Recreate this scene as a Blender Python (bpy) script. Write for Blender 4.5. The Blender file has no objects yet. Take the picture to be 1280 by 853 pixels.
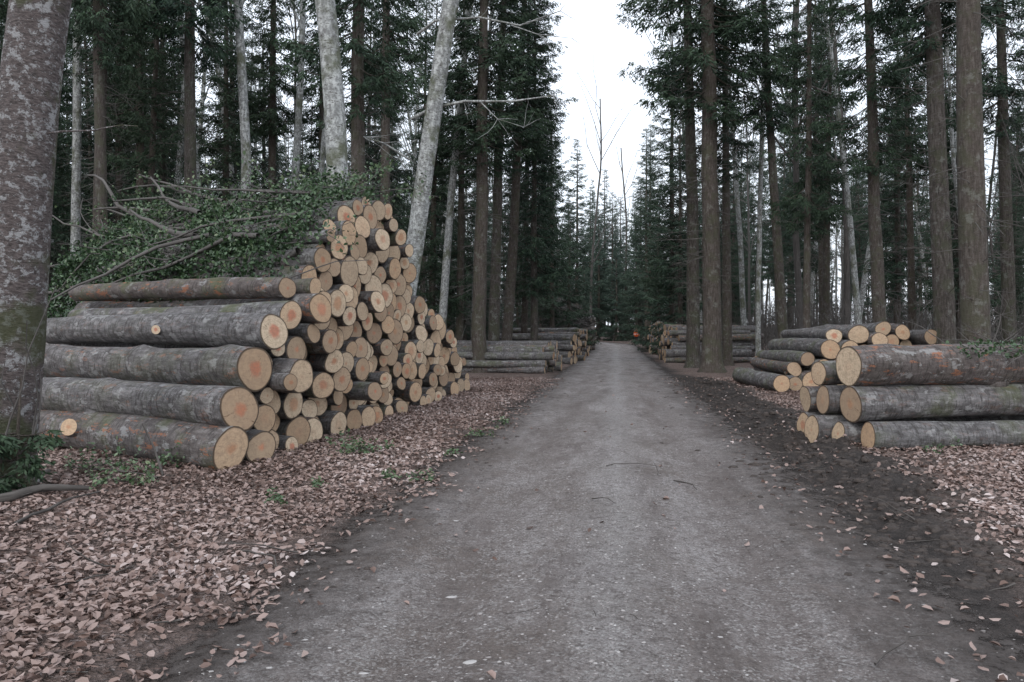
import bpy, math, random
import numpy as np
from mathutils import Vector, Matrix, Quaternion
random.seed(5); rng=np.random.default_rng(5)
SC=bpy.context.scene
F=995.0; HZ=415.0; CH=1.6
# ---------------------------------------------------------------- helpers
def _h(ix,iy,s=0):
    n=(ix.astype(np.int64)*374761393+iy.astype(np.int64)*668265263+s*974634777)&0x7fffffff
    n=((n^(n>>13))*1274126177)&0x7fffffff
    return ((n^(n>>16))&0xffff)/65535.0
def vn(x,y,s=0):
    x=np.asarray(x,float);y=np.asarray(y,float)
    ix=np.floor(x);iy=np.floor(y);fx=x-ix;fy=y-iy
    fx=fx*fx*(3-2*fx);fy=fy*fy*(3-2*fy)
    a=_h(ix,iy,s);b=_h(ix+1,iy,s);c=_h(ix,iy+1,s);d=_h(ix+1,iy+1,s)
    return (a*(1-fx)+b*fx)*(1-fy)+(c*(1-fx)+d*fx)*fy-0.5
def cx(y):
    y=np.asarray(y,float)
    return -0.1+0.131*y-0.012*np.clip(y-76,0,50)**2-1.2*np.clip(y-126,0,400)
def hgt(x,y):
    x=np.asarray(x,float);y=np.asarray(y,float)
    w=x-cx(y);a=np.abs(w)
    side=np.clip((a-1.9)/1.2,0,1)
    z=0.04*np.exp(-(w/0.7)**2)-0.04*np.exp(-((a-0.95)/0.3)**2)
    z=z+0.02*vn(x*1.3,y*1.1,1)+0.03*vn(x*.5,y*.4,2)+.014*vn(x*5,y*5,12)
    z=z+side*(0.05*vn(x*.9,y*.9,3)+0.16*vn(x*.25,y*.25,4)*np.clip((a-3)/4,0,1)+0.03*vn(x*3,y*3,5))
    m=np.exp(-((w-3.0)/0.9)**2)*np.clip((y-5)/4,0,1)*np.clip((30-y)/6,0,1)
    z=z+m*(0.18*vn(x*2.2,y*2.2,6)+0.14*vn(x*5.5,y*5.5,7)+0.04)
    z=z-0.08*np.exp(-((w-2.35)/0.22)**2)*np.clip((y-4)/3,0,1)*np.clip((25-y)/6,0,1)
    m2=np.exp(-((w+2.2)/0.4)**2)
    z=z-0.03*m2+m2*0.06*vn(x*4,y*4,8)
    xb=x-cx(np.minimum(y,76))
    z=z+np.clip(xb-9,0,80)*0.02+np.clip(-xb-9,0,80)*0.02+np.clip(y-60,0,300)*0.012
    return z
class MB:
    def __init__(s): s.V=[];s.P=[];s.R=[];s.L=[];s.n=0
    def add(s,V,Fc,mat=0,rnd=0.0,lc=None,smooth=True):
        V=np.asarray(V,float).reshape(-1,3);Fc=np.asarray(Fc,int)
        s.V.append(V);s.P.append((Fc+s.n,mat,smooth))
        s.R.append(np.broadcast_to(np.asarray(rnd,float),(len(V),)).copy())
        s.L.append(V.copy() if lc is None else np.asarray(lc,float)); s.n+=len(V)
    def mesh(s,name,mats):
        me=bpy.data.meshes.new(name)
        V=np.concatenate(s.V);me.vertices.add(len(V));me.vertices.foreach_set("co",V.ravel())
        lp=np.concatenate([p[0].ravel() for p in s.P])
        tot=np.concatenate([np.full(len(p[0]),p[0].shape[1]) for p in s.P])
        mi=np.concatenate([np.full(len(p[0]),p[1]) for p in s.P])
        sm=np.concatenate([np.full(len(p[0]),p[2]) for p in s.P])
        st=np.concatenate([[0],np.cumsum(tot)[:-1]])
        me.loops.add(len(lp));me.loops.foreach_set("vertex_index",lp.astype(np.int32))
        me.polygons.add(len(tot));me.polygons.foreach_set("loop_start",st.astype(np.int32))
        for m in mats: me.materials.append(m)
        me.polygons.foreach_set("material_index",mi.astype(np.int32))
        me.polygons.foreach_set("use_smooth",sm.astype(bool))
        me.update(calc_edges=True)
        a=me.attributes.new("rnd",'FLOAT','POINT');a.data.foreach_set("value",np.concatenate(s.R).astype(np.float32))
        a=me.attributes.new("lc",'FLOAT_VECTOR','POINT');a.data.foreach_set("vector",np.concatenate(s.L).astype(np.float32).ravel())
        return me
    def obj(s,name,mats,loc=(0,0,0)):
        o=bpy.data.objects.new(name,s.mesh(name,mats));SC.collection.objects.link(o);o.location=loc;return o
def tube(b,P,R,n=8,mat=0,rnd=0.0,wob=0.0,capend=False):
    P=np.asarray(P,float);R=np.asarray(R,float);k=len(P)
    T=np.gradient(P,axis=0);T/=np.linalg.norm(T,axis=1)[:,None]+1e-9
    d=P[-1]-P[0];ref=np.array([0,0,1.]) if abs(d[2])<0.8*np.linalg.norm(d) else np.array([0,1.,0])
    U=np.cross(T,ref);U/=np.linalg.norm(U,axis=1)[:,None]+1e-9
    W=np.cross(T,U)
    th=np.linspace(0,2*np.pi,n,endpoint=False)
    rr=R[:,None]*np.ones((1,n))
    if wob>0: rr=rr*(1+wob*rng.uniform(-1,1,(k,n))*.5+wob*np.sin(2*th+rng.uniform(0,6))[None,:])
    V=P[:,None,:]+rr[:,:,None]*(np.cos(th)[None,:,None]*U[:,None,:]+np.sin(th)[None,:,None]*W[:,None,:])
    i=np.arange(k-1)[:,None]*n;j=np.arange(n)[None,:];j2=(j+1)%n
    Fc=np.stack([i+j,i+j2,i+n+j2,i+n+j],-1).reshape(-1,4)
    s=np.concatenate([[0],np.cumsum(np.linalg.norm(np.diff(P,axis=0),axis=1))])
    lc=np.stack([np.broadcast_to(s[:,None],rr.shape),rr*np.cos(th),rr*np.sin(th)],-1).reshape(-1,3)
    b.add(V,Fc,mat,rnd,lc)
    return V
# ---------------------------------------------------------------- node helper
class NT:
    def __init__(s,name):
        s.m=bpy.data.materials.new(name);s.m.use_nodes=True;s.t=s.m.node_tree;s.t.nodes.clear()
        s.out=s.t.nodes.new('ShaderNodeOutputMaterial')
    def n(s,ty,ins=None,**pr):
        nd=s.t.nodes.new('ShaderNode'+ty)
        for k,v in pr.items(): setattr(nd,k,v)
        for k,v in (ins or {}).items():
            sk=nd.inputs[k]
            if isinstance(v,bpy.types.NodeSocket): s.t.links.new(v,sk)
            else: sk.default_value=v
        return nd
    def ramp(s,fac,stops,interp='LINEAR'):
        nd=s.t.nodes.new('ShaderNodeValToRGB');cr=nd.color_ramp;cr.interpolation=interp
        while len(cr.elements)<len(stops): cr.elements.new(0.5)
        for e,(p,c) in zip(cr.elements,stops):
            e.position=p;e.color=(c,c,c,1) if isinstance(c,(int,float)) else (*c,1)
        s.t.links.new(fac,nd.inputs[0]);return nd.outputs[0]
    def mix(s,f,a,b,bt='MIX'):
        nd=s.t.nodes.new('ShaderNodeMix');nd.data_type='RGBA';nd.blend_type=bt
        for i,v in ((0,f),(6,a),(7,b)):
            if isinstance(v,bpy.types.NodeSocket): s.t.links.new(v,nd.inputs[i])
            elif i==0: nd.inputs[i].default_value=v
            else: nd.inputs[i].default_value=(*v,1)
        return nd.outputs[2]
    def math(s,op,a,b=0.0,c=0.0,clamp=False):
        nd=s.t.nodes.new('ShaderNodeMath');nd.operation=op;nd.use_clamp=clamp
        for i,v in enumerate((a,b,c)):
            if isinstance(v,bpy.types.NodeSocket): s.t.links.new(v,nd.inputs[i])
            else: nd.inputs[i].default_value=v
        return nd.outputs[0]
    def noise(s,vec,sc,det=4,rough=.6):
        return s.n('TexNoise',{'Vector':vec,'Scale':sc,'Detail':det,'Roughness':rough}).outputs[0]
    def scale(s,vec,v):
        return s.n('VectorMath',{0:vec,1:v},operation='MULTIPLY').outputs[0]
    def attr(s,nm,o='Fac'): return s.n('Attribute',attribute_name=nm).outputs[o]
    def fin(s,col,rough=.8,bump=None,bs=.3,bd=.02,spec=.3,alpha=None):
        p=s.n('BsdfPrincipled',{'Roughness':rough,'Specular IOR Level':spec})
        if isinstance(col,bpy.types.NodeSocket): s.t.links.new(col,p.inputs['Base Color'])
        else: p.inputs['Base Color'].default_value=(*col,1)
        if bump is not None:
            bn=s.n('Bump',{'Height':bump,'Strength':bs,'Distance':bd});s.t.links.new(bn.outputs[0],p.inputs['Normal'])
        if alpha is not None: s.t.links.new(alpha,p.inputs['Alpha'])
        s.t.links.new(p.outputs[0],s.out.inputs[0]);return s.m
def obc(t): return t.n('TexCoord').outputs['Object']
# spruce bark
t=NT('spruce_bark');lc=t.attr('lc','Vector');r=t.n('ObjectInfo').outputs['Random']
v=t.scale(lc,(2.5,14,14));n1=t.noise(v,1.5,6,.7);n2=t.noise(lc,2.5,3)
n4=t.noise(t.scale(lc,(16,9,9)),1.6,5,.75)
c=t.ramp(n1,[(.3,(.032,.028,.025)),(.5,(.09,.079,.07)),(.72,(.19,.175,.16))])
c=t.mix(t.ramp(n4,[(.5,0),(.62,.7)]),c,(.042,.036,.032))
c=t.mix(t.ramp(n2,[(.48,0),(.62,.6)]),c,(.075,.085,.052))
c=t.mix(t.ramp(t.noise(lc,3.3,6,.75),[(.56,0),(.62,.55)]),c,(.22,.23,.21))
c=t.mix(t.math('MULTIPLY',r,.22),c,(.13,.092,.072))
M_spr=t.fin(c,.9,t.math('ADD',n1,n4),.9,.04)
# pale beech bark
t=NT('beech_bark');lc=t.attr('lc','Vector')
n1=t.noise(t.scale(lc,(5,7,7)),1.3,6,.7);n2=t.noise(lc,1.6,4);n3=t.noise(t.scale(lc,(14,5,5)),2.2,5,.7)
c=t.ramp(n1,[(.3,(.13,.13,.13)),(.47,(.27,.28,.275)),(.6,(.52,.54,.53))])
c=t.mix(t.ramp(n3,[(.54,0),(.62,.9)]),c,(.07,.06,.055))
c=t.mix(t.ramp(n2,[(.5,0),(.64,.8)]),c,(.09,.1,.055))
M_bee=t.fin(c,.8,n3,.5,.03)
t=NT('old_beech_bark');lc=t.attr('lc','Vector')
n1=t.noise(t.scale(lc,(9,7,7)),1.3,8,.8);n2=t.noise(lc,1.6,4);n3=t.noise(t.scale(lc,(26,8,8)),2.2,5,.7)
c=t.ramp(n3,[(.35,(.045,.038,.036)),(.55,(.13,.108,.104)),(.75,(.21,.18,.172))])
c=t.mix(t.ramp(n1,[(.52,0),(.57,.85)]),c,(.38,.385,.39))
c=t.mix(t.ramp(n2,[(.53,0),(.62,.75)]),c,(.06,.07,.03))
M_old=t.fin(c,.8,t.math('ADD',n3,n1),.8,.04)
# bare twig wood
t=NT('bare_wood');lc=t.attr('lc','Vector');n1=t.noise(t.scale(lc,(2,12,12)),1.5,4);o=t.n('ObjectInfo').outputs['Random']
c=t.ramp(n1,[(.3,(.04,.035,.032)),(.6,(.10,.09,.083)),(.8,(.17,.16,.15))])
M_bare=t.fin(t.mix(t.math('MULTIPLY',o,.5),c,(.17,.165,.16)),.85)
# log bark
t=NT('log_bark');lc=t.attr('lc','Vector');r=t.attr('rnd')
vv=t.n('VectorMath',{0:lc,1:t.n('CombineXYZ',{0:t.math('MULTIPLY',r,37.),1:t.math('MULTIPLY',r,11.)}).outputs[0]},operation='ADD').outputs[0]
n1=t.noise(t.scale(vv,(3,9,9)),1.6,7,.75);n2=t.noise(vv,1.8,5);n3=t.noise(t.scale(vv,(14,3,3)),2,6,.75)
c=t.ramp(n1,[(.3,(.05,.047,.046)),(.5,(.145,.14,.142)),(.7,(.30,.292,.292))])
tint=t.math('FRACT',t.math('MULTIPLY',r,5.7))
c=t.mix(t.ramp(tint,[(0,0),(.5,.1),(1,.6)]),c,t.mix(n1,(.045,.03,.024),(.20,.155,.135)))
c=t.mix(t.ramp(n3,[(.50,0),(.6,.75)]),c,(.042,.037,.034))
c=t.mix(t.ramp(t.noise(t.scale(vv,(2.5,4,4)),1.7,5,.7),[(.57,0),(.61,.6)]),c,(.36,.36,.355))
c=t.mix(t.math('MULTIPLY',t.ramp(n2,[(.5,0),(.64,.65)]),t.ramp(r,[(.35,.1),(.7,1)])),c,t.mix(n1,(.05,.06,.025),(.16,.18,.09)))
c=t.mix(t.math('MULTIPLY',t.ramp(t.noise(t.scale(vv,(1.5,4,4)),2.1,6,.8),[(.57,0),(.6,.9)]),t.ramp(tint,[(.4,0.12),(.8,1)])),c,(.32,.14,.08))
M_log=t.fin(c,.8,t.math('ADD',n1,n3),.8,.035)
# log ends
t=NT('cut_wood');lc=t.attr('lc','Vector');r=t.attr('rnd')
sx=t.n('SeparateXYZ',{0:lc})
off=t.n('CombineXYZ',{2:t.math('MULTIPLY',r,53.)}).outputs[0]
vv=t.n('VectorMath',{0:lc,1:off},operation='ADD').outputs[0]
nz=t.noise(vv,1.6,4,.65)
rad=t.math('SQRT',t.math('ADD',t.math('POWER',sx.outputs[0],2.),t.math('POWER',sx.outputs[1],2.)))
rad2=t.math('ADD',rad,t.math('MULTIPLY',t.math('SUBTRACT',nz,.5),.6))
rings=t.math('SINE',t.math('MULTIPLY',rad2,46.))
base=t.ramp(r,[(0,(.58,.43,.29)),(.2,(.68,.55,.40)),(.4,(.38,.28,.19)),(.55,(.52,.36,.23)),(.8,(.64,.48,.33)),(.9,(.32,.23,.16)),(1,(.48,.36,.25))])
heart=t.ramp(t.math('FRACT',t.math('MULTIPLY',r,7.3)),[(0,(.42,.17,.09)),(.5,(.54,.16,.10)),(1,(.48,.27,.15))])
hs=t.math('FRACT',t.math('MULTIPLY',r,3.7))
hf=t.math('MULTIPLY',t.math('SUBTRACT',t.math('MULTIPLY_ADD',hs,.44,.12),rad2),5.,clamp=True)
hf=t.math('MULTIPLY',hf,t.ramp(t.math('FRACT',t.math('MULTIPLY',r,13.1)),[(.25,.1),(.45,.8)]))
c=t.mix(hf,base,heart)
c=t.mix(t.math('MULTIPLY_ADD',rings,.09,.09),c,(.30,.18,.10))
c=t.mix(t.ramp(t.noise(t.scale(vv,(3,3,3)),1.5,6,.75),[(.44,0),(.7,.6)]),c,(.22,.155,.115))
saw=t.noise(t.scale(vv,(1.5,22,1)),1.6,3)
c=t.mix(t.ramp(saw,[(.45,0),(.7,.3)]),c,(.28,.2,.14))
ang=t.math('ARCTAN2',sx.outputs[1],sx.outputs[0])
crk=t.noise(t.n('CombineXYZ',{0:t.math('MULTIPLY',ang,2.2),1:t.math('MULTIPLY',rad,.5),2:t.math('MULTIPLY',r,91.)}).outputs[0],2.,2)
c=t.mix(t.math('MULTIPLY',t.ramp(crk,[(.655,0),(.67,.8),(.69,0)]),t.ramp(rad,[(.15,0),(.4,1)])),c,(.09,.05,.03))
c=t.mix(t.ramp(t.math('ADD',rad,t.math('MULTIPLY',nz,.08)),[(.93,0),(.98,.92)]),c,(.06,.045,.035))
M_end=t.fin(c,.9,t.math('ADD',saw,nz),.3,.01,.2)
# needles
t=NT('spruce_needles');r=t.attr('rnd');oi=t.n('ObjectInfo');o=oi.outputs['Random']
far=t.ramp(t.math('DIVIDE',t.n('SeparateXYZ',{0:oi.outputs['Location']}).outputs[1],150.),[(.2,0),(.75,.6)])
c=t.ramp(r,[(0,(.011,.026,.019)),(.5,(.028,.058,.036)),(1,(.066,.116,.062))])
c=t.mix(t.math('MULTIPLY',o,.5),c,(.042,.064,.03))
c=t.mix(far,c,(.07,.106,.085))  # distance haze painted into the needle colour, paler for trees farther along Y
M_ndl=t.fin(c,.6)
# leaf litter
t=NT('dead_leaf');r=t.attr('rnd')
c=t.ramp(r,[(0,(.085,.055,.045)),(.25,(.19,.128,.107)),(.5,(.32,.245,.22)),(.75,(.25,.175,.152)),(1,(.50,.43,.41))])
M_leaf=t.fin(c,.5)
# ivy
t=NT('ivy_leaf');r=t.attr('rnd')
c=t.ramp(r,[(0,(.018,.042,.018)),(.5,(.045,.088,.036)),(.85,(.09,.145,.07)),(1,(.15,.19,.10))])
M_ivy=t.fin(c,.38,spec=.5)
# ground
t=NT('forest_floor');co=obc(t);w=t.attr('rnd');lcv=t.attr('lc','Vector')
vo=t.n('TexVoronoi',{'Vector':t.n('VectorMath',{0:co,1:t.n('TexNoise',{'Vector':co,'Scale':9.}).outputs['Color']},operation='ADD').outputs[0],'Scale':15.,'Randomness':1.})
vr=t.n('SeparateColor',{0:vo.outputs['Color']}).outputs[0]
leaf=t.ramp(vr,[(0,(.055,.04,.033)),(.3,(.15,.108,.09)),(.6,(.27,.20,.175)),(.85,(.21,.145,.122)),(1,(.43,.36,.34))])
soil=t.ramp(t.noise(co,6.,6,.7),[(.3,(.022,.018,.016)),(.7,(.075,.062,.056))])
n2=t.noise(co,.9,5,.6);n3=t.noise(co,7,5,.7)
lf=t.ramp(t.math('ADD',n2,t.math('MULTIPLY',n3,.5)),[(.55,0),(.75,1)])
far=t.ramp(t.n('SeparateXYZ',{0:lcv}).outputs[0],[(0,0),(1,1)])
cov=t.math('MULTIPLY',far,t.math('MULTIPLY_ADD',lf,.4,.6))
c=t.mix(cov,soil,leaf)
g=t.math('MULTIPLY',t.ramp(t.noise(co,.35,4),[(.5,0),(.66,.7)]),t.n('SeparateXYZ',{0:lcv}).outputs[1])
c=t.mix(g,c,(.035,.05,.025))
M_gnd=t.fin(c,.85,t.math('ADD',vo.outputs['Distance'],n3),.8,.05)
# road
t=NT('gravel_road');co=obc(t);w=t.attr('rnd');a=t.math('ABSOLUTE',w)
yy_=t.n('SeparateXYZ',{0:co}).outputs[1]
n1=t.noise(t.n('CombineXYZ',{0:w,1:t.math('MULTIPLY',yy_,.22)}).outputs[0],1.9,8,.72)
n2=t.noise(co,60.,5,.8);n3=t.noise(co,5.,6,.7);n4=t.noise(co,14.,7,.85);n5=t.noise(t.scale(co,(1,.6,1)),.9,6,.68)
vo=t.n('TexVoronoi',{'Vector':co,'Scale':70.,'Randomness':1.});vs=t.n('SeparateColor',{0:vo.outputs['Color']}).outputs[0]
c=t.ramp(n1,[(.36,(.15,.125,.116)),(.5,(.265,.235,.225)),(.64,(.38,.352,.345))])
c=t.mix(t.ramp(n5,[(.42,.65),(.56,0)]),c,(.155,.12,.10))
ctr=t.math('MULTIPLY',t.ramp(t.math('ADD',t.math('ABSOLUTE',t.math('SUBTRACT',w,.1)),t.math('MULTIPLY',n3,.7)),[(.3,1),(.75,0)]),.5)
c=t.mix(ctr,c,(.44,.42,.415))
trk=t.ramp(t.math('ADD',t.math('ABSOLUTE',t.math('SUBTRACT',t.math('ABSOLUTE',t.math('SUBTRACT',w,.1)),.95)),t.math('MULTIPLY',n3,.5)),[(.3,.6),(.6,0)])
c=t.mix(trk,c,(.18,.15,.138))
c=t.mix(t.ramp(n4,[(.42,.75),(.5,0)]),c,(.09,.07,.062))
peb=t.math('MULTIPLY',t.ramp(vs,[(.55,0),(.95,1)]),t.ramp(t.math('ADD',t.math('MULTIPLY',n3,.5),t.math('MULTIPLY',n1,.5)),[(.44,.15),(.54,1)]))
c=t.mix(t.math('MULTIPLY',peb,.7),c,(.52,.50,.49))
c=t.mix(t.ramp(n2,[(.40,.65),(.50,0)]),c,(.085,.07,.064))
ed=t.math('SUBTRACT',t.math('ADD',a,t.math('MULTIPLY',t.math('SUBTRACT',n3,.5),2.0)),1.2)
c=t.mix(t.math('MULTIPLY',ed,1.15,clamp=True),c,(.06,.047,.041))
al=t.math('MULTIPLY',t.math('SUBTRACT',2.15,t.math('ADD',a,t.math('MULTIPLY',t.math('SUBTRACT',n3,.5),1.3))),8.,clamp=True)
hb=t.math('ADD',t.math('MULTIPLY',n2,.35),t.math('ADD',t.math('MULTIPLY',vo.outputs['Distance'],-.4),t.math('ADD',n3,n4)))
M_road=t.fin(c,t.ramp(n5,[(.4,.42),(.6,.85)]),hb,.9,.045,.45,alpha=al)
t=NT('pale_stone');M_st=t.fin(t.ramp(t.math('ADD',t.attr('rnd'),t.math('MULTIPLY',t.noise(obc(t),30,4),.3)),[(.1,(.12,.105,.10)),(.8,(.32,.30,.29)),(1,(.44,.43,.42))]),.8)
t=NT('wet_mud');n=t.noise(obc(t),25,5,.7);M_mud=t.fin(t.ramp(n,[(.3,(.022,.017,.015)),(.7,(.075,.06,.052))]),.65,n,.6,.02)
def flat(nm,c,r=.7):
    t=NT(nm);n=t.noise(obc(t),20,3);return t.fin(t.mix(t.math('MULTIPLY',n,.4),c,tuple(x*.5 for x in c)),r)
# ---------------------------------------------------------------- world & light
wd=bpy.data.worlds.new("World");SC.world=wd;wd.use_nodes=True;nt=wd.node_tree;nt.nodes.clear()
sk=nt.nodes.new('ShaderNodeTexSky');sk.sky_type='NISHITA';sk.sun_disc=False
sk.sun_elevation=math.radians(40);sk.sun_rotation=math.radians(200);sk.dust_density=3;sk.air_density=1.2
mx=nt.nodes.new('ShaderNodeMix');mx.data_type='RGBA';mx.inputs[0].default_value=.78;mx.inputs[7].default_value=(10.8,11.5,12.6,1)
bg=nt.nodes.new('ShaderNodeBackground');bg.inputs[1].default_value=.15;wo=nt.nodes.new('ShaderNodeOutputWorld')
nt.links.new(sk.outputs[0],mx.inputs[6]);nt.links.new(mx.outputs[2],bg.inputs[0]);nt.links.new(bg.outputs[0],wo.inputs[0])
sl=bpy.data.lights.new('sun','SUN');sl.energy=.8;sl.angle=math.radians(25);sl.color=(1,.96,.92)
so=bpy.data.objects.new('sun',sl);SC.collection.objects.link(so)
so.rotation_euler=(math.radians(50),0,math.radians(-20))
# ---------------------------------------------------------------- ground & road
ws=np.concatenate([-np.geomspace(8,260,40)[::-1],np.arange(-7.9,8,.1),np.geomspace(8,260,40)])
ys=[-25,-15,-8,-4]
y=-2.0
while y<126: ys.append(y); y+=max(.09,.012*max(y,0))
while y<640: ys.append(y); y+=6
ys=np.array(ys)
Wg,Yg=np.meshgrid(ws,ys);Xg=Wg+cx(Yg);Zg=hgt(Xg,Yg)
def grid(b,X,Y,Z,w,lc):
    k,n=X.shape;i=np.arange(k-1)[:,None]*n;j=np.arange(n-1)[None,:]
    Fc=np.stack([i+j,i+j+1,i+n+j+1,i+n+j],-1).reshape(-1,4)
    b.add(np.stack([X,Y,Z],-1),Fc,0,w.ravel(),lc)
def lstart(w,y): return np.where(w<0,1.85,2.15+1.25*np.clip((y-4.5)/5,0,1)*np.clip((30-y)/6,0,1))
b=MB()
aw=np.abs(Wg)
cov=np.clip((aw-lstart(Wg,Yg)+.5*vn(Xg*1.5,Yg*1.5,9))/.6,0,1)
grn=np.clip((aw-6)/3,0,1)*np.clip((Yg-22)/8,0,1)
grid(b,Xg,Yg,Zg,Wg,np.stack([cov,grn,0*cov],-1).reshape(-1,3))
b.obj('ground',[M_gnd])
b=MB();gx=np.array([-900,-300,-60,60,300,900.]);gy=np.array([-300,-25,100,300,900.])
GX,GY=np.meshgrid(gx,gy);grid(b,GX,GY,GX*0-1.2,GX*0+50,np.tile([1,1,0],(GX.size,1)))
b.obj('terrain',[M_gnd])
sel=np.abs(ws)<2.65
b=MB();grid(b,Xg[:,sel],Yg[:,sel],Zg[:,sel]+.005,Wg[:,sel],np.zeros((sel.sum()*len(ys),3)))
b.obj('road',[M_road])
# ---------------------------------------------------------------- leaf scatter
def leaves(b,P,size,tilt,mat,rnd,fat=.6):
    n=len(P);yaw=rng.uniform(0,2*np.pi,n);l=size*rng.uniform(.55,1.3,n)
    base=np.array([[-.5,0,0],[-.18,fat*.5,.0],[.22,fat*.42,0],[.5,0,0],[.22,-fat*.42,0],[-.18,-fat*.5,0]])
    V=np.repeat(base[None],n,0)*l[:,None,None]
    fold=rng.uniform(-.1,.35,n)*l;curl=rng.uniform(-.15,.3,n)*l
    V[:,[1,2,4,5],2]+=fold[:,None];V[:,3,2]+=curl;V[:,0,2]+=curl*.4
    ax=rng.normal(0,tilt,n);ay=rng.normal(0,tilt,n)
    ca,sa=np.cos(ax)[:,None],np.sin(ax)[:,None]
    y_=V[:,:,1]*ca-V[:,:,2]*sa;z_=V[:,:,1]*sa+V[:,:,2]*ca;V[:,:,1]=y_;V[:,:,2]=z_
    ca,sa=np.cos(ay)[:,None],np.sin(ay)[:,None]
    x_=V[:,:,0]*ca+V[:,:,2]*sa;z_=-V[:,:,0]*sa+V[:,:,2]*ca;V[:,:,0]=x_;V[:,:,2]=z_
    ca,sa=np.cos(yaw)[:,None],np.sin(yaw)[:,None]
    x_=V[:,:,0]*ca-V[:,:,1]*sa;y_=V[:,:,0]*sa+V[:,:,1]*ca;V[:,:,0]=x_;V[:,:,1]=y_
    V+=P[:,None,:]
    i=np.arange(n)[:,None]*6
    Fc=np.concatenate([i+np.array([[0,3,2,1]]),i+np.array([[0,5,4,3]])])
    b.add(V,Fc,mat,np.repeat(rnd,6),smooth=False)
N=350000
yy=1.5+26*rng.uniform(0,1,N)**1.8
ww=rng.uniform(-10.5,10.5,N)
xx=ww+cx(yy);aw=np.abs(ww)
p=np.clip((aw-lstart(ww,yy)+.8*vn(xx*1.5,yy*1.5,9)+.9*vn(xx*4,yy*4,10))/1.0,0,1)
p=p*(.8+.8*np.clip(vn(xx*.8,yy*.8,11)+.2,0,1))
p=np.maximum(p,np.where(aw>1.6,.035,.0018))
k=(rng.uniform(0,1,N)<p)&(np.abs(xx)<.75*yy+2.5)
xx,yy=xx[k],yy[k]
P=np.stack([xx,yy,hgt(xx,yy)+rng.uniform(.006,.035,len(xx))],-1)
rn=np.clip(rng.uniform(0,1,len(xx))*.8+.1+.5*vn(xx*.7,yy*.7,15),0,1)
b=MB();leaves(b,P,.058,.33,0,rn,.62)
b.obj('leaf_litter',[M_leaf])
# road stones
b=MB()
def stone(b,p,s,rnd):
    n=7;th=np.linspace(0,2*np.pi,n,endpoint=False)+rng.uniform(0,6);r=rng.uniform(.6,1.25,n)
    V=[]
    for zz,k in ((-.3,1.),(.12,.95),(.3,.6)):
        V.append(np.stack([np.cos(th)*r*k*s[0],np.sin(th)*r*k*s[1],np.full(n,zz*s[2])],-1))
    V=np.concatenate(V+[np.array([[0,0,.34*s[2]]])])+np.array(p)
    j=np.arange(n);j2=(j+1)%n
    q=np.concatenate([np.stack([i*n+j,i*n+j2,(i+1)*n+j2,(i+1)*n+j],-1) for i in (0,1)])
    b.add(V,q,0,rnd);m=len(V)
    b.P.append((np.stack([2*n+j,2*n+j2,np.full(n,3*n)],-1)+b.n-m,0,True))
for i in range(9000):
    yq=2.2+14*random.random()**1.8;wq=random.gauss(.1,.7) if i%3 else random.uniform(-2.1,2.2);xq=wq+float(cx(yq));s=random.choice([.003,.003,.004,.005,.005,.007,.010])
    stone(b,(xq,yq,float(hgt(xq,yq))+.005),(s*random.uniform(.8,1.5),s,s*.9),random.random()*.8)
for u,v_,s in ((590,831,.04),(565,741,.045),(452,838,.03),(520,795,.02),(570,650,.03),(335,835,.02),(640,760,.02),(900,800,.02),(480,780,.02),(380,800,.02)):
    d=CH*F/(v_-HZ);xq=(u-640)/F*d;stone(b,(xq,d,float(hgt(xq,d))+.004),(s,s*.6,s*.35),.75)
b.obj('gravel_stones',[M_st])
b=MB()
for i in range(4200):
    yq=5+22*random.random()**1.3;wq=random.gauss(2.8,.5)
    if random.random()<.22: wq=-random.gauss(2.0,.3)
    xq=wq+float(cx(yq));s=random.choice([.015,.02,.03,.04,.06])*random.uniform(.6,1.1)
    if wq<0: s*=.6
    stone(b,(xq,yq,float(hgt(xq,yq))),(s*random.uniform(.8,1.5),s,s*random.uniform(.8,1.6)),0)
b.obj('mud_clods',[M_mud])
# ---------------------------------------------------------------- logs
def pack(env,q0,q1,rf,preset=(),maxn=400):
    C=[tuple(c[:3]) for c in preset]
    q=q0
    while q<q1:
        r=rf(q)
        qq=q+r
        ok=all((qq-a)**2+(r-z)**2>(r+c)**2*.97 for a,z,c in C)
        if ok and env(qq)>r: C.append((qq,r,r));q+=2*r+.01
        else: q+=.06
    fails=0
    while fails<40 and len(C)<maxn:
        A=np.array(C);best=None
        qt=random.uniform(q0,q1);r=rf(qt)
        for i in range(len(C)):
            for j in range(len(C)):
                if i==j: continue
                dx=A[j,0]-A[i,0]
                if dx<=0 or dx>A[i,2]+A[j,2]+2*r: continue
                R1=A[i,2]+r;R2=A[j,2]+r;dz=A[j,1]-A[i,1];D=math.hypot(dx,dz)
                if D>R1+R2 or D<abs(R1-R2): continue
                a=(R1*R1-R2*R2+D*D)/(2*D);hh=math.sqrt(max(R1*R1-a*a,0))
                x=A[i,0]+a*dx/D-hh*dz/D;z=A[i,1]+a*dz/D+hh*dx/D
                if not(A[i,0]-.02<x<A[j,0]+.02): continue
                if z+r*.6>env(x) or z<r*.9: continue
                dd=(A[:,0]-x)**2+(A[:,1]-z)**2-((A[:,2]+r)*.985)**2
                if (dd<0).any(): continue
                if best is None or z<best[1]: best=(x,z,r)
        if best is None: fails+=1
        else: C.append(best);fails=0
    return C
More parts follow.
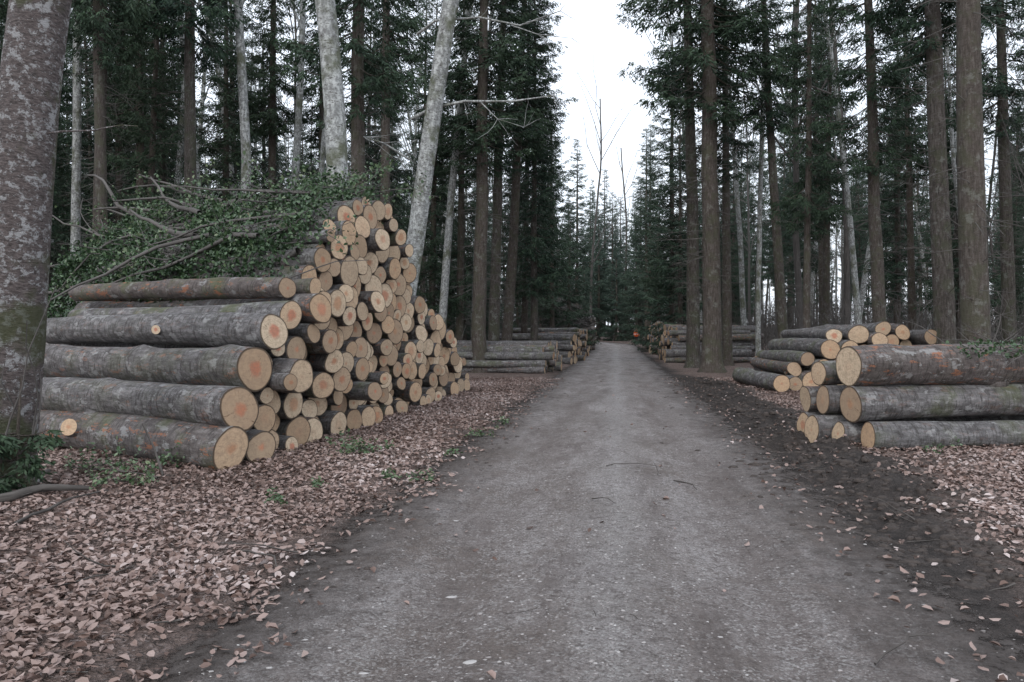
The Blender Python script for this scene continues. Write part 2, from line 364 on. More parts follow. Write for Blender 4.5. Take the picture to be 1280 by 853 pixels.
def log(b,p,ax,L,r,seed,n=22,segs=12,near=True,slant=.12):
    rs=random.Random(seed)
    ax=np.array(ax,float);ax/=np.linalg.norm(ax)
    U=np.cross(ax,[0,0,1.]);U/=np.linalg.norm(U);W=np.cross(U,ax)
    th=np.linspace(0,2*np.pi,n,endpoint=False)
    ov=rs.uniform(0,.1);ph=rs.uniform(0,6);k3=rs.uniform(0,.04);ph3=rs.uniform(0,6)
    shp=1+ov*np.cos(2*(th-ph))+k3*np.cos(3*(th-ph3))+rs.uniform(0,.025)*np.cos(5*(th-ph))
    tt=np.linspace(0,1,segs)
    bend=rs.uniform(-.1,.1);bend2=rs.uniform(-.055,.055);b3=rs.uniform(-.04,.04)
    rn=rs.random();tp=rs.uniform(.04,.2)
    sl=(rs.uniform(-slant,slant),rs.uniform(-slant,slant));sl2=(rs.uniform(-slant,slant),rs.uniform(-slant,slant))
    knots=[(rs.uniform(.05,.95),rs.uniform(0,6.28),rs.uniform(.06,.22)) for _ in range(6)]
    V=[];LC=[]
    for e,s in enumerate(tt):
        rr=r*(1-tp*s)*shp
        rr=rr*(1+.025*math.sin(9*s+ph)+.02*math.sin(23*s+ph3))
        if near:
            for ks,kt,ka in knots:
                rr=rr*(1+ka*np.exp(-((s-ks)*L/.18)**2)*np.exp(-((np.angle(np.exp(1j*(th-kt))))/.45)**2))
        c=np.array(p)+ax*L*s+U*(bend*math.sin(math.pi*s)+b3*math.sin(6*s))+W*bend2*math.sin(math.pi*s)
        q=c+rr[:,None]*(np.cos(th)[:,None]*U+np.sin(th)[:,None]*W)
        if e==0: q=q+ax*(rr*(np.cos(th)*sl[0]+np.sin(th)*sl[1]))[:,None]
        if e==segs-1: q=q+ax*(rr*(np.cos(th)*sl2[0]+np.sin(th)*sl2[1]))[:,None]
        V.append(q)
        LC.append(np.stack([np.full(n,L*s),rr*np.cos(th),rr*np.sin(th)],-1))
    i=np.arange(segs-1)[:,None]*n;j=np.arange(n)[None,:];j2=(j+1)%n
    Fc=np.stack([i+j,i+n+j,i+n+j2,i+j2],-1).reshape(-1,4)
    b.add(np.concatenate(V),Fc,0,rn,np.concatenate(LC))
    for e,sg in ((0,-1),(segs-1,1)):
        ring=V[e];c=ring.mean(0)+ax*sg*.004
        VV=np.concatenate([ring,c+(ring-c)*.93+ax*sg*.004,[c+ax*sg*rs.uniform(.0,.01)]])
        nl=np.stack([np.cos(th),np.sin(th),0*th],-1)
        lc=np.concatenate([nl,nl*.93,[[0,0,0]]])
        jj=np.arange(n);k2=(jj+1)%n
        if sg<0: q=np.stack([jj,k2,n+k2,n+jj],-1);t3=np.stack([n+jj,n+k2,np.full(n,2*n)],-1)
        else: q=np.stack([k2,jj,n+jj,n+k2],-1);t3=np.stack([n+k2,n+jj,np.full(n,2*n)],-1)
        b.add(VV,q,1,rn,lc,False);b.P.append((t3+b.n-len(VV),1,False))
    if near:
        for ks,kt,ka in knots[:2]:
            if ka<.11: continue
            rr=r*(1-tp*ks)*(1+ka)*1.04
            c=np.array(p)+ax*L*ks+U*(bend*math.sin(math.pi*ks)+b3*math.sin(6*ks))+W*bend2*math.sin(math.pi*ks)
            nrm=math.cos(kt)*U+math.sin(kt)*W;tg=np.cross(ax,nrm)
            m=14;a2=np.linspace(0,2*np.pi,m,endpoint=False);s0=r*rs.uniform(.25,.45)
            o0=c+nrm*rr
            top=o0+np.outer(np.cos(a2),ax)*s0*1.6+np.outer(np.sin(a2),tg)*s0
            bot=o0-nrm*s0*.9+np.outer(np.cos(a2),ax)*s0*2.1+np.outer(np.sin(a2),tg)*s0*1.25
            jj=np.arange(m);k2=(jj+1)%m
            b.add(np.concatenate([top,bot]),np.stack([jj,m+jj,m+k2,k2],-1),0,rn,np.concatenate([top,bot])*1.)
            nl=np.stack([np.cos(a2),np.sin(a2),0*a2],-1)
            b.add(np.concatenate([top,[o0]]),np.stack([jj,k2,np.full(m,m)],-1),1,rn,np.concatenate([nl*.9,[[0,0,0]]]),False)
def pile(name,C,org,qdir,ax,L,seed,jit=.1,n=22,segs=12,offs=None,skew=.02,near=True):
    b=MB();org=np.array(org,float);qd=np.array(qdir,float)
    for i,(q,z,r) in enumerate(C):
        rs=random.Random(seed*1000+i)
        o=rs.gauss(0,jit*.6)
        if offs and i in offs: o=offs[i]
        p=org+qd*q;p=np.array([p[0],p[1],p[2]+z])
        a=np.array(ax,float);a=a/np.linalg.norm(a);p=p+a*o
        a=a+np.array([rs.uniform(-skew,skew),rs.uniform(-skew,skew),rs.uniform(-.008,.012)])
        log(b,p,a,L*rs.uniform(.93,1.08),r,seed*1000+i,n,segs,near)
    return b.obj(name,[M_log,M_end])
eq=[0,.5,1.0,1.9,2.4,3.3,4.4,5.4,6.3,6.8,7.6,8.9,10.,11.3,12.1];ez=[.5,.95,1.85,2.2,2.85,3.5,4.0,4.0,3.7,2.95,2.3,1.85,1.55,1.0,.4]
env=lambda q:np.interp(q,eq,ez,left=0,right=0)
pre=[(0,.27,.27),(.5,.22,.22),(.17,.72,.26),(.55,1.17,.27),(.93,1.62,.25),(1.86,1.94,.21),(1.38,1.84,.19),(2.35,2.42,.18),(1.62,2.22,.15)]
rf=lambda q:random.choice([.22,.2,.16,.18,.13,.24,.19]) if q<5 else random.choice([.11,.14,.16,.19,.13,.2,.17])
C=pack(env,.6,12.,rf,pre,300)
C=[(q+random.gauss(0,.006),z,r*random.uniform(.95,1.01)) for q,z,r in C]
AX=np.array([-.86,.52,0]);AX/=np.linalg.norm(AX)
X0=-3.2;Y0=9.1
fd=np.array([.15,1,0])/.94
pile('log_pile',C,(X0,Y0,-.02),fd,AX,5.4,1,.26,26,26,{0:.03,1:-.12,2:0,3:0.02,4:-.06,8:.15},.035)
print('pile logs',len(C))
C=[(0,.19,.19),(.3,.60,.25),(.36,1.13,.29),(.42,.18,.17),(.8,.2,.2),(.86,.62,.2),(1.25,.2,.2),(1.3,.6,.19),(.98,1.0,.18),(1.65,.17,.17)]
pile('log_pile',C,(4.72,10.75,-.01),(0.0,1,0),(.985,.17,0),4.6,3,.08,28,26,{0:.1,1:-.02,2:-.03,3:-.15,4:-.4,5:-.2,6:-.35,7:-.3,8:-.22},.03)
env2=lambda x:np.interp(x,[0,.5,1.2,1.9,3.0,4.2,4.8],[.5,1.0,1.45,1.95,1.9,1.5,.5],left=0,right=0)
C=pack(env2,0,4.8,lambda q:random.choice([.22,.25,.27,.2]),(),60)
pile('log_pile',C,(7.4,21.6,0),(1,0.02,0),(.02,1,0),4.2,4,.5,20,10,None,.05)
pile('loose_log',[(0,.24,.24)],(7.05,20.8,0),(1,0,0),(0,1,0),3.8,5,0,20,10)
def dist(org,qd,ax,W,H,L,seed,r=(.15,.18,.21)):
    e=lambda x:np.interp(x,[0,.7,W-.9,W],[.4,H,H*.95,.4],left=0,right=0)
    C=pack(e,0,W,lambda q:random.choice(r),(),90)
    z=float(hgt(org[0],org[1]))-.03
    pile('log_pile',C,(org[0],org[1],z),qd,ax,L,seed,.35,12,6,None,.05,False)
dist((1.3,30.6),(.13,1,0),(-.97,.15,0),5,1.25,4.3,6)
dist((2.9,40),(.13,1,0),(-.9,.4,0),7,1.5,4.5,7)
dist((4.3,50.5),(.13,1,0),(-.95,.3,0),7,1.9,4.5,8)
dist((6.4,66),(.13,1,0),(-.97,.1,0),7,3.0,5,9,(.2,.25,.22))
dist((8.2,41),(.13,1,0),(.98,.1,0),7,2.6,4.5,10)
dist((10.0,55),(.13,1,0),(.98,.1,0),6,2.6,4.5,11)
# ---------------------------------------------------------------- ivy heap and sticks on big pile
b=MB()
nq=42000
q=rng.uniform(1.9,6.2,nq);tt=rng.uniform(.2,7.2,nq)
topz=np.interp(q,eq,ez)-.2
clump=vn(q*1.4,tt*1.1,20)+.8*vn(q*3.2,tt*3.2,21)+.4*vn(q*8,tt*8,22)
q_e=np.clip((q-1.9)/.5,0,1)*np.clip((6.4-q)/.6,0,1)
hh=np.clip(.3+clump*.7,.02,1)*np.clip(.4+q_e,0,1)
zz=topz+.02+hh*rng.uniform(0,1,nq)**.6-.1*(1-q_e)-.045*np.clip(tt-2,0,9)
edge=np.clip((tt-.2-.25*clump)/1.2,0,1)
keep=(clump>-.28)&(rng.uniform(0,1,nq)<.12+.88*edge)
q,tt,zz=q[keep],tt[keep],zz[keep]
P=np.stack([X0+fd[0]*q+AX[0]*tt,Y0+fd[1]*q+AX[1]*tt,zz],-1)
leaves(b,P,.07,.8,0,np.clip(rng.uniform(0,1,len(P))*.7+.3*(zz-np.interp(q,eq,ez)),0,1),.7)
def stick(b,p,d,L,r,mat,wander=.25,n=7,sides=5,rnd=.5):
    p=np.array(p,float);d=np.array(d,float);d/=np.linalg.norm(d);P=[p.copy()]
    for i in range(n-1):
        d=d+rng.normal(0,wander/ n*2,3);d/=np.linalg.norm(d);p=p+d*L/(n-1);P.append(p.copy())
    tube(b,P,np.linspace(r,r*.35,n),sides,mat,rnd);return np.array(P)
for i in range(420):
    qq=random.uniform(2.,6.);t_=random.uniform(.3,6.6)
    p=(X0+fd[0]*qq+AX[0]*t_,Y0+fd[1]*qq+AX[1]*t_,float(np.interp(qq,eq,ez))-.2+random.uniform(.0,.6)-.04*max(0,t_-2))
    a=random.gauss(0,.5)+(math.pi if random.random()<.5 else 0)
    if i<40: a=random.gauss(0,.22)
    d=np.array([AX[0]*math.cos(a)-AX[1]*math.sin(a),AX[0]*math.sin(a)+AX[1]*math.cos(a),random.uniform(-.25,.4) if i>=40 else random.uniform(-.08,.08)])
    Ps=stick(b,p,d,random.uniform(.4,1.5) if i>=40 else random.uniform(1.8,3.2),random.uniform(.005,.016) if i>=40 else random.uniform(.025,.06),1,.7)
    if random.random()<.7:
        m=38;ii=rng.integers(1,len(Ps),m)
        leaves(b,Ps[ii]+rng.normal(0,.08,(m,3)),.065,.9,0,rng.uniform(.3,1,m),.7)
b.obj('ivy_brushwood',[M_ivy,M_bare])
# dark heap of tree tops on the far stack
b=MB()
for i in range(900):
    x=random.uniform(1.,7.2);y=random.uniform(65.5,73);k=(x-4.2)/3.4;zt=2.2+1.9*max(0,1-k*k)
    z=random.uniform(.4,1)*zt
    a=random.gauss(math.pi,.5)
    stick(b,(x,y,z+float(hgt(x,y))),(math.cos(a),math.sin(a),random.uniform(-.3,.5)),random.uniform(.8,2.6),random.uniform(.015,.05),0,.6,5,4)
b.obj('branch_heap',[M_bare])
# ---------------------------------------------------------------- trees
def needles_tw(b,S,D,l,rnd,mat):
    n=len(S);side=np.cross(D,[0,0,1.]);side/=np.linalg.norm(side,axis=1)[:,None]+1e-6
    K=6
    for j in range(K):
        f=(j+.3)/K
        base=S+D*(l*f)[:,None]
        sg=1 if j%2 else -1
        ln=(l*.45*(1-f*.6))[:,None]
        out=D*.75+side*sg*.7+rng.normal(0,.25,(n,3))+np.array([0,0,-.3])
        tip=base+out*ln
        wv=rng.normal(0,1,(n,3));wv=np.cross(out,wv);wv/=np.linalg.norm(wv,axis=1)[:,None]+1e-6
        wd=(.012+.026*l)[:,None]
        mid=(base+tip)*.5
        V=np.stack([base,mid+wv*wd,tip,mid-wv*wd],1)
        Fc=np.arange(n)[:,None]*4+np.array([[0,1,2,3]])
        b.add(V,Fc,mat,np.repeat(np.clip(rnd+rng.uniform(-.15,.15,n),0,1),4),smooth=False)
def spruce_mesh(name,H,z0,Lm,rb,dens=1.,dead=70,flare=True,droop=.35,seed=0):
    global rng;rng=np.random.default_rng(seed+100)
    b=MB()
    z=np.concatenate([[-.3,0,.15,.4,.9],np.linspace(1.6,H,16)])
    R=rb*(1-np.clip(z,0,H)/H)**.8+.012
    if flare: R=R*(1+.55*np.exp(-np.clip(z,0,9)/.22))
    wx=.05*np.cumsum(rng.normal(0,.35,len(z)));wx-=wx[0];wy=.05*np.cumsum(rng.normal(0,.35,len(z)))
    wx[:5]=0;wy[:5]=0
    tube(b,np.stack([wx,wy,z],-1),R,12,0,.5,.03)
    S=[];D=[];Ls=[];RR=[]
    zz=z0
    while zz<H-.3:
        fr=(H-zz)/(H-z0)
        ramp=min(1,.45+(zz-z0)/(.15*(H-z0)+.01))
        L0=Lm*fr**.7*ramp
        for k in range(rng.integers(4,7)):
            if rng.random()>.93: continue
            az=rng.uniform(0,2*np.pi);L=L0*rng.uniform(.5,1.18)+.15
            tt=np.linspace(0,1,5)
            up=.25*(1-fr);dz=L*(up*tt-droop*fr*tt+.18*tt**2-.12*np.sin(tt*3)*fr)
            bx=np.cos(az);by=np.sin(az)
            ox=np.interp(zz,z,wx);oy=np.interp(zz,z,wy)
            P=np.stack([ox+bx*L*tt,oy+by*L*tt,zz+dz+rng.uniform(-.15,.15)],-1)
            tube(b,P,np.linspace(.012+.008*L,.004,5),3,0,.4)
            m=int(L*13*dens)+2
            f=rng.uniform(.12,1,m)**.8
            p=np.stack([np.interp(f,tt,P[:,i]) for i in range(3)],-1)
            sg=rng.choice([-1,1],m)
            out=np.stack([bx*.6-by*sg*.8+rng.normal(0,.2,m),by*.6+bx*sg*.8+rng.normal(0,.2,m),rng.uniform(-1.2,-.1,m)*(.4+.6*fr)],-1)
            out/=np.linalg.norm(out,axis=1)[:,None]
            S.append(p);D.append(out);Ls.append((.26+.26*min(L,2.5)*(1-.6*f))*rng.uniform(.6,1.1,m))
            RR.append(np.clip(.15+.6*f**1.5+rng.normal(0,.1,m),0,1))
        zz+=rng.uniform(.28,.5)/min(dens,1.2)
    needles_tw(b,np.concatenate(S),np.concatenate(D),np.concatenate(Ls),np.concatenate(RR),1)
    for i in range(dead):
        z1=rng.uniform(1.8,z0+1.5);az=rng.uniform(0,2*np.pi);L=rng.uniform(.3,1.9)*min(1,.3+z1/6)
        d=np.array([np.cos(az),np.sin(az),rng.uniform(-.4,.15)])
        pp=stick(b,(np.interp(z1,z,wx),np.interp(z1,z,wy),z1),d,L,.013,2,.3,4,3)
        for q_ in range(2):
            stick(b,pp[2],d+rng.normal(0,.5,3),L*.4,.007,2,.3,3,3)
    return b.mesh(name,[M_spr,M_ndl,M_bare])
def grow(b,p,d,L,r,lvl,mx,mat,up=.12,n=6,f0=.42):
    P=[np.array(p,float)];d=np.array(d,float);d/=np.linalg.norm(d)
    n=max(3,n-lvl)
    for i in range(n-1):
        d=d+rng.normal(0,.13 if lvl else .035,3)+np.array([0,0,up*.5 if lvl else .03]);d/=np.linalg.norm(d);P.append(P[-1]+d*L/(n-1))
    P=np.array(P);R=np.linspace(r,r*(.35 if lvl else .4),n)
    tube(b,P,R,max(3,9-3*lvl),mat,.5)
    if lvl>=mx: return
    nc=rng.integers(5,8) if lvl else 11
    for c in range(nc):
        f=rng.uniform(.25,1) if lvl else rng.uniform(f0,1)
        q=np.array([np.interp(f,np.linspace(0,1,n),P[:,i]) for i in range(3)])
        rr=np.interp(f,np.linspace(0,1,n),R)
        ax=rng.normal(0,1,3);ax-=ax.dot(d)*d;ax/=np.linalg.norm(ax)
        a=rng.uniform(.4,.85);nd=d*math.cos(a)+ax*math.sin(a)
        grow(b,q,nd,L*(rng.uniform(.2,.34) if lvl==0 else rng.uniform(.42,.65)),rr*rng.uniform(.3,.5),lvl+1,mx,mat,up)
def bare_mesh(name,H,r,mat,mx,seed,f0=.42):
    global rng;rng=np.random.default_rng(seed+300)
    b=MB()
    z=np.array([-.3,0,.2,.5]);tube(b,np.stack([0*z,0*z,z],-1),r*(1+.4*np.exp(-np.clip(z,0,9)/.2)),10,0,.5,.03)
    grow(b,(0,0,.45),(0,0,1),H,r*1.03,0,mx,0,.12,14,f0)
    return b.mesh(name,[mat])
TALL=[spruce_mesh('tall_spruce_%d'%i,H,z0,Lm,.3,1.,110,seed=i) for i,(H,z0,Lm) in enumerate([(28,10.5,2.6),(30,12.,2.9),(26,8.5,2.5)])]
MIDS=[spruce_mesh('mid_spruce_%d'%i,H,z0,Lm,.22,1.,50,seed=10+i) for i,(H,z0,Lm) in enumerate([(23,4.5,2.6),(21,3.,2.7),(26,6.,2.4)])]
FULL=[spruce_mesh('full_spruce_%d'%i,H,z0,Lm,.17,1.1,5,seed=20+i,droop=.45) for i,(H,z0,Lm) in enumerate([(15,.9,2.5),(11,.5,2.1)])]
BARE=[bare_mesh('bare_beech_%d'%i,H,.15,M_bare,4,i,.3) for i,H in enumerate([21,24,17])]
PALE=[bare_mesh('pale_beech_%d'%i,26,.27,M_bee,3,20+i,.5) for i in range(3)]
def put(mesh,name,x,y,sc,rz,lean=(0,0),parent=None,zs=None):
    o=bpy.data.objects.new(name,mesh);SC.collection.objects.link(o)
    o.location=(x,y,float(hgt(x,y))-.03)
    o.scale=(sc,sc,zs or sc)
    o.rotation_mode='QUATERNION'
    q=Vector((0,0,1)).rotation_difference(Vector((lean[0],lean[1],1)).normalized())
    o.rotation_quaternion=q@Quaternion((0,0,1),rz)
    if parent: o.parent=parent
    return o
placed=[]
man=[('old',14,57,8.0,.56),('pale',427,424,17.5,.52),('tall',447,452,20,.42),('pale',497,526,19,.46),('pale',303,322,25,.36),
('tall',600,608,31.5,.6),('tall',618,632,34,.5),('tall',634,655,36,.5),('pale',553,575,33,.36),('tall',575,583,38,.4),
('tall',866,858,36,.62),('tall',889,880,31,.72),('tall',909,905,37,.45),('tall',978,953,33,.42),('tall',1098,1080,26,.46),
('tall',1180,1158,21.5,.54),('tall',1219,1212,18.5,.62),('tall',1032,1036,40,.4),('tall',1140,1125,38,.38),('bare',1058,1050,36,.3),
('pale',930,922,45,.34),('tall',130,128,21,.34),('tall',235,238,24,.42),('pale',365,372,30,.34),('tall',180,178,30,.4),('tall',478,484,28,.42),
('pale',215,222,33,.34),('tall',1262,1250,29,.5),('tall',340,344,34,.4),('pale',92,100,27,.34),('bare',1000,990,40,.36),('pale',948,950,36,.24),
('tall',668,668,44,.4),('mid',655,660,46,.4),('mid',690,690,58,.4),('full',712,712,62,.34),('mid',838,838,50,.4),('full',822,822,63,.34),('full',850,850,47,.34),('mid',808,806,76,.4),('bare',738,742,96,.36),('bare',700,706,74,.32),('mid',722,722,80,.4),
('mid',540,545,38,.36),('mid',480,482,40,.36),('mid',668,670,37.5,.34),('full',580,580,47,.3),('mid',400,404,36,.36),('mid',280,284,33,.36),('mid',150,152,32,.36),('mid',40,42,30,.36),('mid',1120,1118,44,.36),('mid',1200,1196,36,.34),('mid',1010,1008,52,.4),
('bare',780,782,118,.4),('mid',765,765,112,.44),('full',748,748,104,.4),('full',782,782,106,.4),('mid',800,800,100,.44),('full',730,730,100,.36),('full',795,795,92,.34),('mid',775,775,122,.46),('mid',755,755,128,.46),('full',770,770,100,.36),('mid',738,738,108,.44),('mid',812,812,90,.42),
('tall',205,204,36,.36),('mid',225,226,42,.38),('tall',60,60,38,.4),('mid',95,95,44,.38),('mid',330,330,44,.38),('mid',182,182,38,.36),
('pale',262,268,28,.26),('pale',395,398,32,.28),('pale',592,598,40,.3),('pale',1075,1068,31,.26)]
kinds={'tall':(TALL,.6,'spruce_tree'),'pale':(PALE,.54,'beech_tree'),'bare':(BARE,.30,'beech_tree'),'mid':(MIDS,.44,'spruce_tree'),'full':(FULL,.34,'spruce_tree')}
for i,(kd,ub,ut,d,dia) in enumerate(man):
    x=(ub-640)/F*d;x1=(ut-640)/F*d;lean=(x1-x)/(HZ/F*d);x-=lean*1.6
    placed.append((x,d))
    if kd=='old':
        rng=np.random.default_rng(77);b=MB()
        z=np.concatenate([[-.3,0,.12,.3,.6],np.linspace(1,9,18)])
        zz=np.clip(z,0,20);xs=lean*zz+.03*np.sin(zz*1.1);R=.285*(1-.02*zz)*(1+.5*np.exp(-zz/.2))
        tube(b,np.stack([xs,.03*np.cos(zz),z],-1),R,28,0,.5,.03)
        for k in range(7):
            az=rng.uniform(0,6.28);z1=rng.uniform(6.5,9)
            grow(b,(lean*z1,0,z1),(math.cos(az),math.sin(az),.9),rng.uniform(3,5),.09,1,4,0)
        stick(b,(lean*3.6+.2,-.1,3.55),(1,-.1,.05),1.1,.012,0,.3)
        for k in range(14):
            a=rng.uniform(-3,0)
            stick(b,(.3*math.cos(a),.3*math.sin(a),0.1),(rng.normal(0,.15)+lean,-.02,1),rng.uniform(1.,2.4),.012,1,.5)
        b.obj('beech_tree',[M_old,M_bare],(x,d,float(hgt(x,d))));continue
    L,dd,nm=kinds[kd];s=dia/dd
    put(L[i%len(L)],nm,x,d,s,i*1.7,(lean,0),None,max(s,.85))
rng=np.random.default_rng(9)
def upx(u,v,d): return np.array([(u-640)/F*d,d,CH-(v-HZ)/F*d])
b=MB()
for pts,r in (([(515,150),(540,137),(580,128),(640,128),(692,121)],.045),([(522,45),(545,28),(600,24),(650,34),(700,16)],.035),([(640,34),(672,45),(715,50)],.015),([(600,128),(622,150),(655,160)],.015),([(512,200),(480,180),(455,172)],.03)):
    P=[upx(u,v,19-.35*k) for k,(u,v) in enumerate(pts)]
    tube(b,P,np.linspace(r,r*.3,len(P)),6,0,.5)
    for k in range(6):
        q=random.choice(P[1:]);stick(b,q,(random.uniform(-.3,1),random.uniform(-.5,.5),random.uniform(-.5,.5)),random.uniform(.4,.9),.008,0,.4,5,4)
bo=b.obj('dead_branch',[M_bee])
bpy.context.view_layer.update()
for o in bpy.data.objects:
    if o.name.startswith('beech_tree') and abs(o.location.y-19)<.01:
        bo.parent=o;bo.matrix_parent_inverse=o.matrix_world.inverted()
# random forest
emp=bpy.data.objects.new('distant_forest',None);SC.collection.objects.link(emp)
rs=random.Random(21);cnt=0
PZ=[(-8,2,29,37),(-6,4,39,48),(-4,5,49,59),(0,8,65,74),(7.5,14,40,49),(9.5,16,54,62)]
for it in range(15000):
    y=rs.uniform(14,160);x=rs.uniform(-115,125)
    if abs(x)>.8*y+6: continue
    w=x-float(cx(y))
    if y<104 and -4.2<x-float(cx(min(y,76)))-max(0,y-76)*.131<4.4: continue
    if abs(w)<4.0: continue
    if w<0 and y<28 and x>-10.5: continue
    if w>0 and y<29 and x<14: continue
    if any(a<x<b_ and c_<y<d_ for a,b_,c_,d_ in PZ): continue
    left=x<.131*y
    if (not left) and y>118 and rs.random()<.6 and x-.131*y>20: continue
    md=2.15 if left else 2.7
    md+=y*.01
    if y>100: md=3.5
    if any((x-a)**2+(y-c)**2<md*md for a,c in placed): continue
    placed.append((x,y));cnt+=1
    k=rs.random()
    edge=abs(w)<11
    if left:
        if k<.24: m=rs.choice(TALL)
        elif k<.58: m=rs.choice(MIDS)
        elif k<.72 and y>30: m=rs.choice(FULL)
        elif k<.89: m=rs.choice(PALE)
        else: m=rs.choice(BARE)
    else:
        if k<.30: m=rs.choice(TALL)
        elif k<.46: m=rs.choice(MIDS)
        elif k<.54 and y>32: m=rs.choice(FULL)
        elif k<.68: m=rs.choice(PALE)
        else: m=rs.choice(BARE)
    if edge and y>45 and rs.random()<.45: m=rs.choice(FULL+MIDS)
    if y>95 and rs.random()<.2: m=rs.choice(BARE)
    if y>95 and abs(x-.131*y)<14: m=rs.choice(FULL+MIDS+MIDS)
    s=rs.uniform(.6,1.05) if y<110 else rs.uniform(.75,1.)
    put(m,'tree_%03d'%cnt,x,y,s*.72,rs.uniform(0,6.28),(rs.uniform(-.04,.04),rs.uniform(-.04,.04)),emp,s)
print('forest',cnt)
# ---------------------------------------------------------------- low plants
sap=spruce_mesh('spruce_sapling',1.5,.08,.65,.02,3.0,0,False,.2,40)
rng=np.random.default_rng(56)
x,y=upx(22,580,7.8)[:2];put(sap,'spruce_sapling',x,y,.72,0)
x,y=upx(-30,600,7.6)[:2];put(sap,'spruce_sapling',x,y,.6,2)
def herb(u,v_,n,spread,h,nm='bramble_plant'):
    d=CH*F/(v_-HZ);x=(u-640)/F*d;z=float(hgt(x,d));b=MB()
    for k in range(max(5,n//8)):
        a=rng.uniform(0,6.28);P=stick(b,(rng.normal(0,spread*.4),rng.normal(0,spread*.4),0),(math.cos(a),math.sin(a),rng.uniform(.3,1.4)),h*rng.uniform(.8,1.7),.003,1,.8,6,3)
        m=12;ii=rng.integers(1,6,m);leaves(b,P[ii]+rng.normal(0,.03,(m,3)),.05,.5,0,rng.uniform(.55,1,m),.6)
    b.obj(nm,[M_ivy,M_bare],(x,d,z))
for a in ((150,610,160,.4,.28),(120,590,120,.35,.3),(450,572,120,.35,.22),(470,570,80,.3,.2),(600,545,70,.3,.15),(535,600,50,.2,.1),(350,628,40,.12,.1),(490,596,40,.12,.1),(1255,548,60,.4,.2),(1165,568,30,.2,.1),(250,585,50,.3,.2),(400,610,30,.15,.08),(200,590,90,.3,.2),(560,570,40,.2,.08),(630,530,30,.25,.1)):
    herb(*a)
b=MB();m=1600
P=np.stack([rng.uniform(6.2,9,m),rng.uniform(10.9,12,m),np.zeros(m)],-1);P[:,2]=1.25+.2*rng.uniform(0,1,m)+.15*vn(P[:,0]*3,P[:,1]*3,5)
P=P[vn(P[:,0]*1.8,P[:,1]*1.8,31)>-.02]
leaves(b,P,.06,.7,0,rng.uniform(.2,.8,len(P)),.7)
for k in range(30): stick(b,(rng.uniform(6.5,8.6),rng.uniform(11,11.8),1.3),(rng.normal(),rng.normal()*.3,.3),.9,.01,1,.4)
b.obj('ivy_brushwood',[M_ivy,M_bare])
b=MB()
def gst(u,v_,du,dv,r):
    d=CH*F/(v_-HZ);x=(u-640)/F*d;d2=CH*F/(v_+dv-HZ);x2=(u+du-640)/F*d2
    n=7;P=[]
    for i in range(n):
        f=i/(n-1);X=x+(x2-x)*f+rng.normal(0,.02);Y=d+(d2-d)*f+rng.normal(0,.03);P.append((X,Y,float(hgt(X,Y))+r+.015+.03*math.sin(3*f)))
    tube(b,P,np.linspace(r,r*.5,n),6,0,.5)
for a in ((0,634,110,-12,.05),(20,664,110,-45,.015),(60,600,-60,22,.03),(200,602,-120,-10,.012),(845,603,28,8,.01),(760,590,60,-4,.006),(1095,722,60,10,.004),(1100,832,60,-30,.006),(740,630,30,8,.006),(300,690,60,20,.008),(1180,640,60,12,.008)): gst(*a)
for k in range(420):
    y=3+rng.uniform(0,1)**1.3*22;w=rng.uniform(-9,9)
    if abs(w)<1.8 and rng.random()>.12: continue
    x=w+float(cx(y));a=rng.uniform(0,6.28);stick(b,(x,y,float(hgt(x,y))+.02),(math.cos(a),math.sin(a),0),rng.uniform(.1,.7)*(.5 if abs(w)<1.8 else 1),rng.uniform(.003,.009)*(.6 if abs(w)<1.8 else 1),0,.5,5,4)
P=[upx(178,530,8.9),upx(192,560,8.8),upx(205,600,8.55)]
tube(b,P,[.012,.014,.014],6,0,.5)
b.obj('fallen_sticks',[M_bare])
b=MB()
for k in range(2600):
    y=rng.uniform(22,110);w=rng.choice([-1,1])*rng.uniform(6.5,45);x=w+.131*y
    if abs(x)>.75*y+3 or (w<0 and y<27 and x>-10.5): continue
    if any(a<x<b_ and c_<y<d_ for a,b_,c_,d_ in PZ) or (w>0 and y<29 and x<12.5): continue
    if abs(x-float(cx(y)))<4: continue
    z=float(hgt(x,y));g=1+y/60
    for q_ in range(3):
        P=stick(b,(x,y,z),(rng.normal(0,.35),rng.normal(0,.35),1),rng.uniform(.6,2.4)*g,.012*g,0,.5,5,3)
        stick(b,P[2],(rng.normal(0,.7),rng.normal(0,.7),.6),.6*g,.007*g,0,.5,3,3)
        stick(b,P[3],(rng.normal(0,.7),rng.normal(0,.7),.6),.6*g,.007*g,0,.5,3,3)
b.obj('undergrowth',[M_bare])
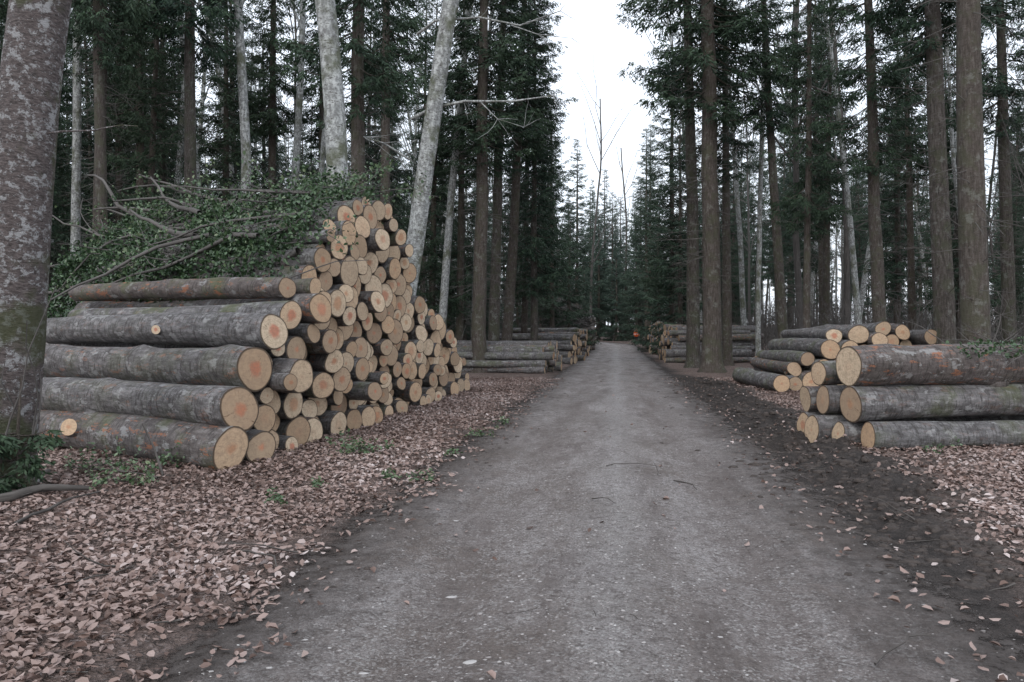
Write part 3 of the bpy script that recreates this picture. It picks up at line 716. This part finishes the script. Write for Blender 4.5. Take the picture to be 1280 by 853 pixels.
# ---------------------------------------------------------------- forestry worker (small, far)
def worker(x,y):
    me=bpy.data.meshes.new('w')
    J=[(0,0,.95),(0,0,1.2),(0,0,1.42),(0,0,1.54),(0,-.02,1.68),
       (.10,0,.9),(.13,-.06,.5),(.14,0,.08),(.14,-.14,.04),
       (-.10,0,.9),(-.12,.06,.5),(-.13,.12,.08),(-.13,-.02,.04),
       (.2,0,1.42),(.27,.02,1.15),(.24,-.14,.95),(-.2,0,1.42),(-.28,.02,1.15),(-.24,-.12,.95)]
    E=[(0,1),(1,2),(2,3),(3,4),(0,5),(5,6),(6,7),(7,8),(0,9),(9,10),(10,11),(11,12),(2,13),(13,14),(14,15),(2,16),(16,17),(17,18)]
    R=[.16,.16,.17,.06,.1,.1,.07,.05,.045,.1,.07,.05,.045,.075,.055,.04,.075,.055,.04]
    me.from_pydata(J,E,[]);o=bpy.data.objects.new('tmp',me);SC.collection.objects.link(o)
    md=o.modifiers.new('s','SKIN')
    for i,r in enumerate(R): me.skin_vertices[0].data[i].radius=(r,r*.8)
    me.skin_vertices[0].data[0].use_root=True
    s=o.modifiers.new('d','SUBSURF');s.levels=2;s.render_levels=2
    bpy.context.view_layer.update()
    m2=bpy.data.meshes.new_from_object(o.evaluated_get(bpy.context.evaluated_depsgraph_get()))
    bpy.data.objects.remove(o)
    for m in (flat('orange_jacket',(.85,.13,.03)),flat('dark_trousers',(.04,.045,.05)),flat('skin',(.5,.3,.22)),flat('white_band',(.8,.8,.78))): m2.materials.append(m)
    for p in m2.polygons:
        z=p.center.z
        p.material_index=1 if z<.9 else (2 if 1.5<z<1.72 or (z<.98 and abs(p.center.x)>.19) else (0 if z<1.5 or z>=1.72 else 2))
        if 1.12<z<1.18: p.material_index=3
        p.use_smooth=True
    o=bpy.data.objects.new('forestry_worker',m2);SC.collection.objects.link(o);o.location=(x,y,float(hgt(x,y)));o.rotation_euler=(0,0,.4)
worker(12.5,80)
# ---------------------------------------------------------------- camera
cd=bpy.data.cameras.new('camera');cd.lens=28;cd.sensor_width=36;cd.clip_end=2000;cd.clip_start=.05
co_=bpy.data.objects.new('camera',cd);SC.collection.objects.link(co_)
co_.location=(0,0,CH);co_.rotation_euler=(math.radians(90)-math.atan((426.5-HZ)/F),0,0)
SC.camera=co_
SC.view_settings.view_transform='Standard';SC.view_settings.look='None';SC.view_settings.exposure=0
